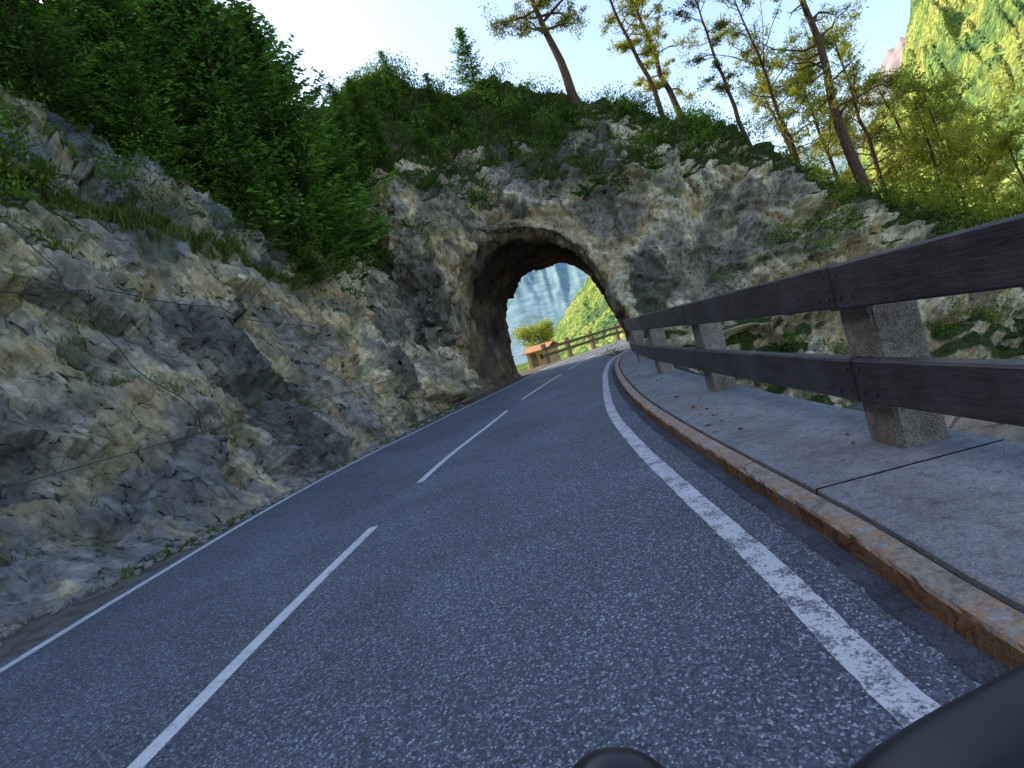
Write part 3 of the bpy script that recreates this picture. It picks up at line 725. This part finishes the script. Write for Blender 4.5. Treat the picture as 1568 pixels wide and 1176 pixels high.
for i in range(nb_):
    mb.tube([(bx[i],by[i],bz_[i]-.2),(bx[i]-.1,by[i],bz_[i]+bh[i]*.6),(bx[i]-.3,by[i],bz_[i]+bh[i])],[.06,.04,.015],5,0)
    m_=int(160*bh[i]/2); cl=rng.integers(0,9,m_); cc_=rng.normal(size=(9,3))*np.array([.75,.75,bh[i]*.22])+np.array([bx[i]-.2,by[i],bz_[i]+bh[i]*.62])
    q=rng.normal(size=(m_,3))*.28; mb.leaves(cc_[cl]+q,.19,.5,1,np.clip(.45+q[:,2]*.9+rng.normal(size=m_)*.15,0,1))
mb.build('sunlit_thicket',[M_bark,M_ylw])
def grass(name,base,nrm,lo,hi,per,mat,width=.09):
    nn=len(base); rep=np.repeat(np.arange(nn),per); L_=rng.uniform(lo,hi,len(rep)); d=np.array([0,0,1.0])+nrm[rep]*.5+rng.normal(size=(len(rep),3))*.45; d/=np.linalg.norm(d,axis=1)[:,None]
    p=base[rep]+rng.normal(size=(len(rep),3))*np.array([.07,.07,.02])+d*L_[:,None]*.45
    b=np.cross(d,rng.normal(size=(len(rep),3))); b/=np.linalg.norm(b,axis=1)[:,None]; wd=(L_*width)[:,None]
    V_=np.stack([p-d*L_[:,None]*.5,p+b*wd*.5-d*L_[:,None]*.15,p+d*L_[:,None]*.5+np.array([0,0,-.02]),p-b*wd*.5-d*L_[:,None]*.15],1).reshape(-1,3)
    mb=MB(); mb.add(V_,np.arange(len(V_)).reshape(-1,4),0,np.repeat(np.clip(rng.random(nn)[rep]*.6+rng.random(len(rep))*.4,0,1),4)); mb.build(name,[mat])
w=ar*np.clip(fv-.3,0,1)*(cen[:,2]>1)*(cen[:,1]<28)*np.clip(.25-pn,.03,1); s_=sample(w,4200); grass('slope_grass',cen[s_],fn[s_],.12,.34,12,M_grs)
fl=np.exp(-((cen[:,2]-(6.5-.255*(cen[:,1]-10.8)))/.25)**2)*((cen[:,1]>9.5)&(cen[:,1]<16.5)&(cen[:,0]<-2))
s_=sample(ar*fl,520); grass('ledge_grass',cen[s_],fn[s_],.12,.36,14,M_grs)
pnw=fbm(cen*1.3+20,3)
w=ar*((cen[:,0]<-1)&(cen[:,1]<22)&(cen[:,2]>.3)&(cen[:,2]<7))*np.clip(pnw-.15,0,1)*np.clip(fn[:,2]+.1,0,1); s_=sample(w,800); grass('wall_grass',cen[s_],fn[s_],.06,.2,11,M_grs)
yy=rng.uniform(3,21,260); xx=np.interp(yy,BL[:,1],BL[:,0])+rng.uniform(-.05,.25,260); b_=np.stack([xx,yy,np.full(260,-.05)],1); b_=b_[vnoise(b_*1.2)>.1]
grass('verge_weeds',b_,np.tile([.3,0,.5],(len(b_),1)),.04,.15,14,M_grs,.2)
mb=MB()
for _ in range(500):
    y=rng.uniform(2,21); x=np.interp(y,BL[:,1],BL[:,0])+abs(rng.normal())*.25-.05; s=rng.uniform(.012,.055); 
    a=Matrix.Rotation(rng.random()*6,3,'Z')@Matrix.Rotation(rng.random()*1,3,'X'); A=[np.array(a@Vector(v)) for v in ((s*rng.uniform(.6,1.4),0,0),(0,s*rng.uniform(.6,1.2),0),(0,0,s*rng.uniform(.4,.8)))]
    mb.box((x,y,-.05+s*.4),*A,0,s*.22)
rb=mb.build('verge_rubble',[plain('limestone',(.27,.25,.22),.9,.2)])
n_=42; yy=np.concatenate([rng.normal(5.6,.7,18),rng.uniform(3.5,14,24)]); xx=np.interp(yy,Kd[:,1],Kd[:,0])+np.concatenate([rng.uniform(.2,.5,18),rng.uniform(.18,.9,24)])
mb=MB(); a=rng.normal(size=(n_,3)); a[:,2]*=.1; mb.leaves(np.stack([xx,yy,np.full(n_,.142)],1),.05,.5,0,rng.random(n_),a,.05); mb.build('fallen_leaves',[M_fall])
mb=MB(); tx,ty=3.4,49.5; bz=-.3
mb.tube([(tx,ty,bz),(tx+.05,ty,bz+1.0),(tx,ty+.1,bz+2.2)],[.14,.1,.05],8,0)
for k in range(16):
    az=k*2.4; e=np.array([tx+math.cos(az)*rng.uniform(.6,1.9),ty+math.sin(az)*rng.uniform(.6,1.5),bz+rng.uniform(1.4,3.4)]); mb.tube([(tx,ty,bz+1.1),(e+np.array([tx,ty,bz+1.3]))/2,e],[.05,.03,.01],4,0)
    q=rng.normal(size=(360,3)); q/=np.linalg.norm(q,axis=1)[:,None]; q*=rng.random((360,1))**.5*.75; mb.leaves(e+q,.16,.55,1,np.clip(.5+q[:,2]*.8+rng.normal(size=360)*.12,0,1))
mb.build('broadleaf_tree',[M_bark,M_ylw])
mb=MB();
bx=rng.uniform(-8,8,130); by=47+rng.uniform(0,9,130)+np.abs(bx)*.2; hz_=H(bx,by); rep=np.repeat(np.arange(130),120); q=rng.normal(size=(len(rep),3)); q/=np.linalg.norm(q,axis=1)[:,None]; q*=(.4+.6*rng.random(len(rep)))[:,None]*rng.uniform(.3,.9,130)[rep][:,None]
od=dist_line(bx,by,C); P=np.stack([bx,by,hz_+.2],1)[rep]+q; kp=(np.abs(od)>6)[rep]; P=P[kp]; mb.leaves(P,.15,.5,0,np.clip(.5+q[kp][:,2]*.5,0,1)); mb.build('roadside_scrub',[M_ylw])

# rockfall cables bolted to the wall
from mathutils.bvhtree import BVHTree
wm=(cen[:,0]<-1)&(cen[:,1]<22)&(cen[:,1]>0)&(cen[:,2]<11)&(cen[:,2]>.1)
fi=F[wm]; used,inv=np.unique(fi,return_inverse=True); bvh=BVHTree.FromPolygons([tuple(map(float,v)) for v in V[used]],[tuple(map(int,q)) for q in inv.reshape(-1,4)])
cab=MB()
def cable(a,b,n=60,r=.010):
    pts=[]
    for i in range(n):
        t=i/(n-1); p=Vector(a).lerp(Vector(b),t)
        h=bvh.ray_cast(Vector((2,p.y,p.z)),Vector((-1,0,0)))
        if h[0]: pts.append(h[0]+Vector((.07,0,0)))
    if len(pts)>4:
        A=np.array(pts); x=A[:,0].copy()
        for _ in range(60): x=np.maximum(x,np.convolve(np.pad(x,1,'edge'),[.5,0,.5],'valid'))
        A[:,0]=x; cab.tube(A,[r]*len(A),5)
cable((0,5.5,1.5),(0,19,1.6)); cable((0,5.5,4.0),(0,9,4.2)); cable((0,8.6,4.2),(0,8.0,7.6)); cable((0,6.2,.9),(0,7.0,4.1))
cable((0,9.5,1.5),(0,9.0,4.2)); cable((0,9,4.2),(0,16,3.6))
cab.build('rockfall_cables',[plain('steel_cable',(.07,.07,.08),.5,.5,.3)])

# ------------------------------------------------------------------ motorcycle (only the front controls come near the view)
moto=bpy.data.objects.new('motorcycle',None); col.objects.link(moto)
M_blk=plain('black_plastic',(.012,.012,.014),.35,.5); M_glo=plain('satin_black_paint',(.008,.009,.014),.38,.4)
def uvsphere(mb,c,rx,ry,rz,rot=None,nu=36,nv=20,pw=1.0,m=0):
    V_=[]
    for i in range(nv+1):
        ph=-math.pi/2+math.pi*i/nv
        for k in range(nu):
            t=2*math.pi*k/nu; f=lambda a:math.copysign(abs(a)**pw,a)
            p=Vector((f(math.cos(ph))*f(math.cos(t))*rx,f(math.cos(ph))*f(math.sin(t))*ry,f(math.sin(ph))*rz)); 
            if rot: p=rot@p
            V_.append((p.x+c[0],p.y+c[1],p.z+c[2]))
    F_=[(i*nu+k,i*nu+(k+1)%nu,(i+1)*nu+(k+1)%nu,(i+1)*nu+k) for i in range(nv) for k in range(nu)]
    mb.add(V_,F_,m)
RM=Matrix.Rotation(math.radians(16),3,'Y')
mb=MB(); uvsphere(mb,(-.018,.50,.926),.066,.045,.075,RM@Matrix.Rotation(math.radians(-25),3,'X'),pw=.9); mb.build('instrument_pod',[M_blk],True,moto)
mb=MB(); uvsphere(mb,(.40,.47,.868),.24,.06,.115,RM@Matrix.Rotation(math.radians(-28),3,'Y'),pw=.55); mb.build('hand_guard',[M_glo],True,moto)
mb=MB(); mb.tube([(-.40,.25,.90),(-.25,.38,.90),(-.08,.46,.86),(.08,.46,.83),(.25,.40,.80),(.42,.30,.74)],[.014]*6,12); mb.tube([(.42,.30,.74),(.34,.355,.775)],[.019,.019],12)
mb.tube([(0,.46,.82),(.04,.62,.55),(.10,.80,.33)],[.03,.03,.03],12); mb.build('handlebar_and_fork',[M_blk],True,moto)
mb=MB(); uvsphere(mb,(-.03,.0,.70),.15,.33,.16,RM,pw=.85); mb.build('fuel_tank',[M_glo],True,moto)
mb=MB()
def ring(mb,c,R_,r,rot,n=36,k=10):
    V_=[];
    for i in range(n):
        a=2*math.pi*i/n
        for j in range(k):
            b=2*math.pi*j/k; p=rot@Vector((r*math.sin(b)*1.1,(R_+r*math.cos(b))*math.cos(a),(R_+r*math.cos(b))*math.sin(a))); V_.append((p.x+c[0],p.y+c[1],p.z+c[2]))
    mb.add(V_,[(i*k+j,i*k+(j+1)%k,((i+1)%n)*k+(j+1)%k,((i+1)%n)*k+j) for i in range(n) for j in range(k)])
ring(mb,(.105,.72,.335),.25,.055,RM); ring(mb,(.10,-.70,.335),.25,.06,RM)
mb.build('tyres',[M_blk],True,moto)

# ------------------------------------------------------------------ light, sky, camera
az=math.atan2(-.85,.53)
el=math.radians(36)
S=Vector((math.sin(az)*math.cos(el),math.cos(az)*math.cos(el),math.sin(el)))
sun=bpy.data.lights.new('sun','SUN'); sun.energy=5.0; sun.angle=math.radians(.5); sun.color=(1,.89,.68); so=bpy.data.objects.new('sun',sun); col.objects.link(so); so.rotation_euler=S.to_track_quat('Z','Y').to_euler()
world=bpy.data.worlds.new('World'); scene.world=world; world.use_nodes=True; wn=world.node_tree; bg=wn.nodes['Background']
sky=wn.nodes.new('ShaderNodeTexSky'); sky.sky_type='NISHITA'; sky.sun_disc=False; sky.sun_elevation=el; sky.sun_rotation=az; sky.air_density=1.0; sky.dust_density=2.3; sky.ozone_density=.8; sky.altitude=300
wn.links.new(sky.outputs[0],bg.inputs[0]); bg.inputs[1].default_value=.42
cam=bpy.data.cameras.new('camera'); co=bpy.data.objects.new('camera',cam); col.objects.link(co)
cam.sensor_width=36; cam.lens=19.5; cam.clip_end=30000; cam.clip_start=.02
p=math.atan(48/850); r=math.radians(16)
fwd=Vector((0,math.cos(p),-math.sin(p))); up0=Vector((0,math.sin(p),math.cos(p))); rt0=Vector((1,0,0))
rt=rt0*math.cos(r)-up0*math.sin(r); up=up0*math.cos(r)+rt0*math.sin(r)
M=Matrix((( rt.x,up.x,-fwd.x,0),(rt.y,up.y,-fwd.y,0),(rt.z,up.z,-fwd.z,1.4),(0,0,0,1))); co.matrix_world=M
scene.camera=co
scene.view_settings.view_transform='Standard'; scene.view_settings.look='None'; scene.view_settings.exposure=0
print('done',time.time()-T0)
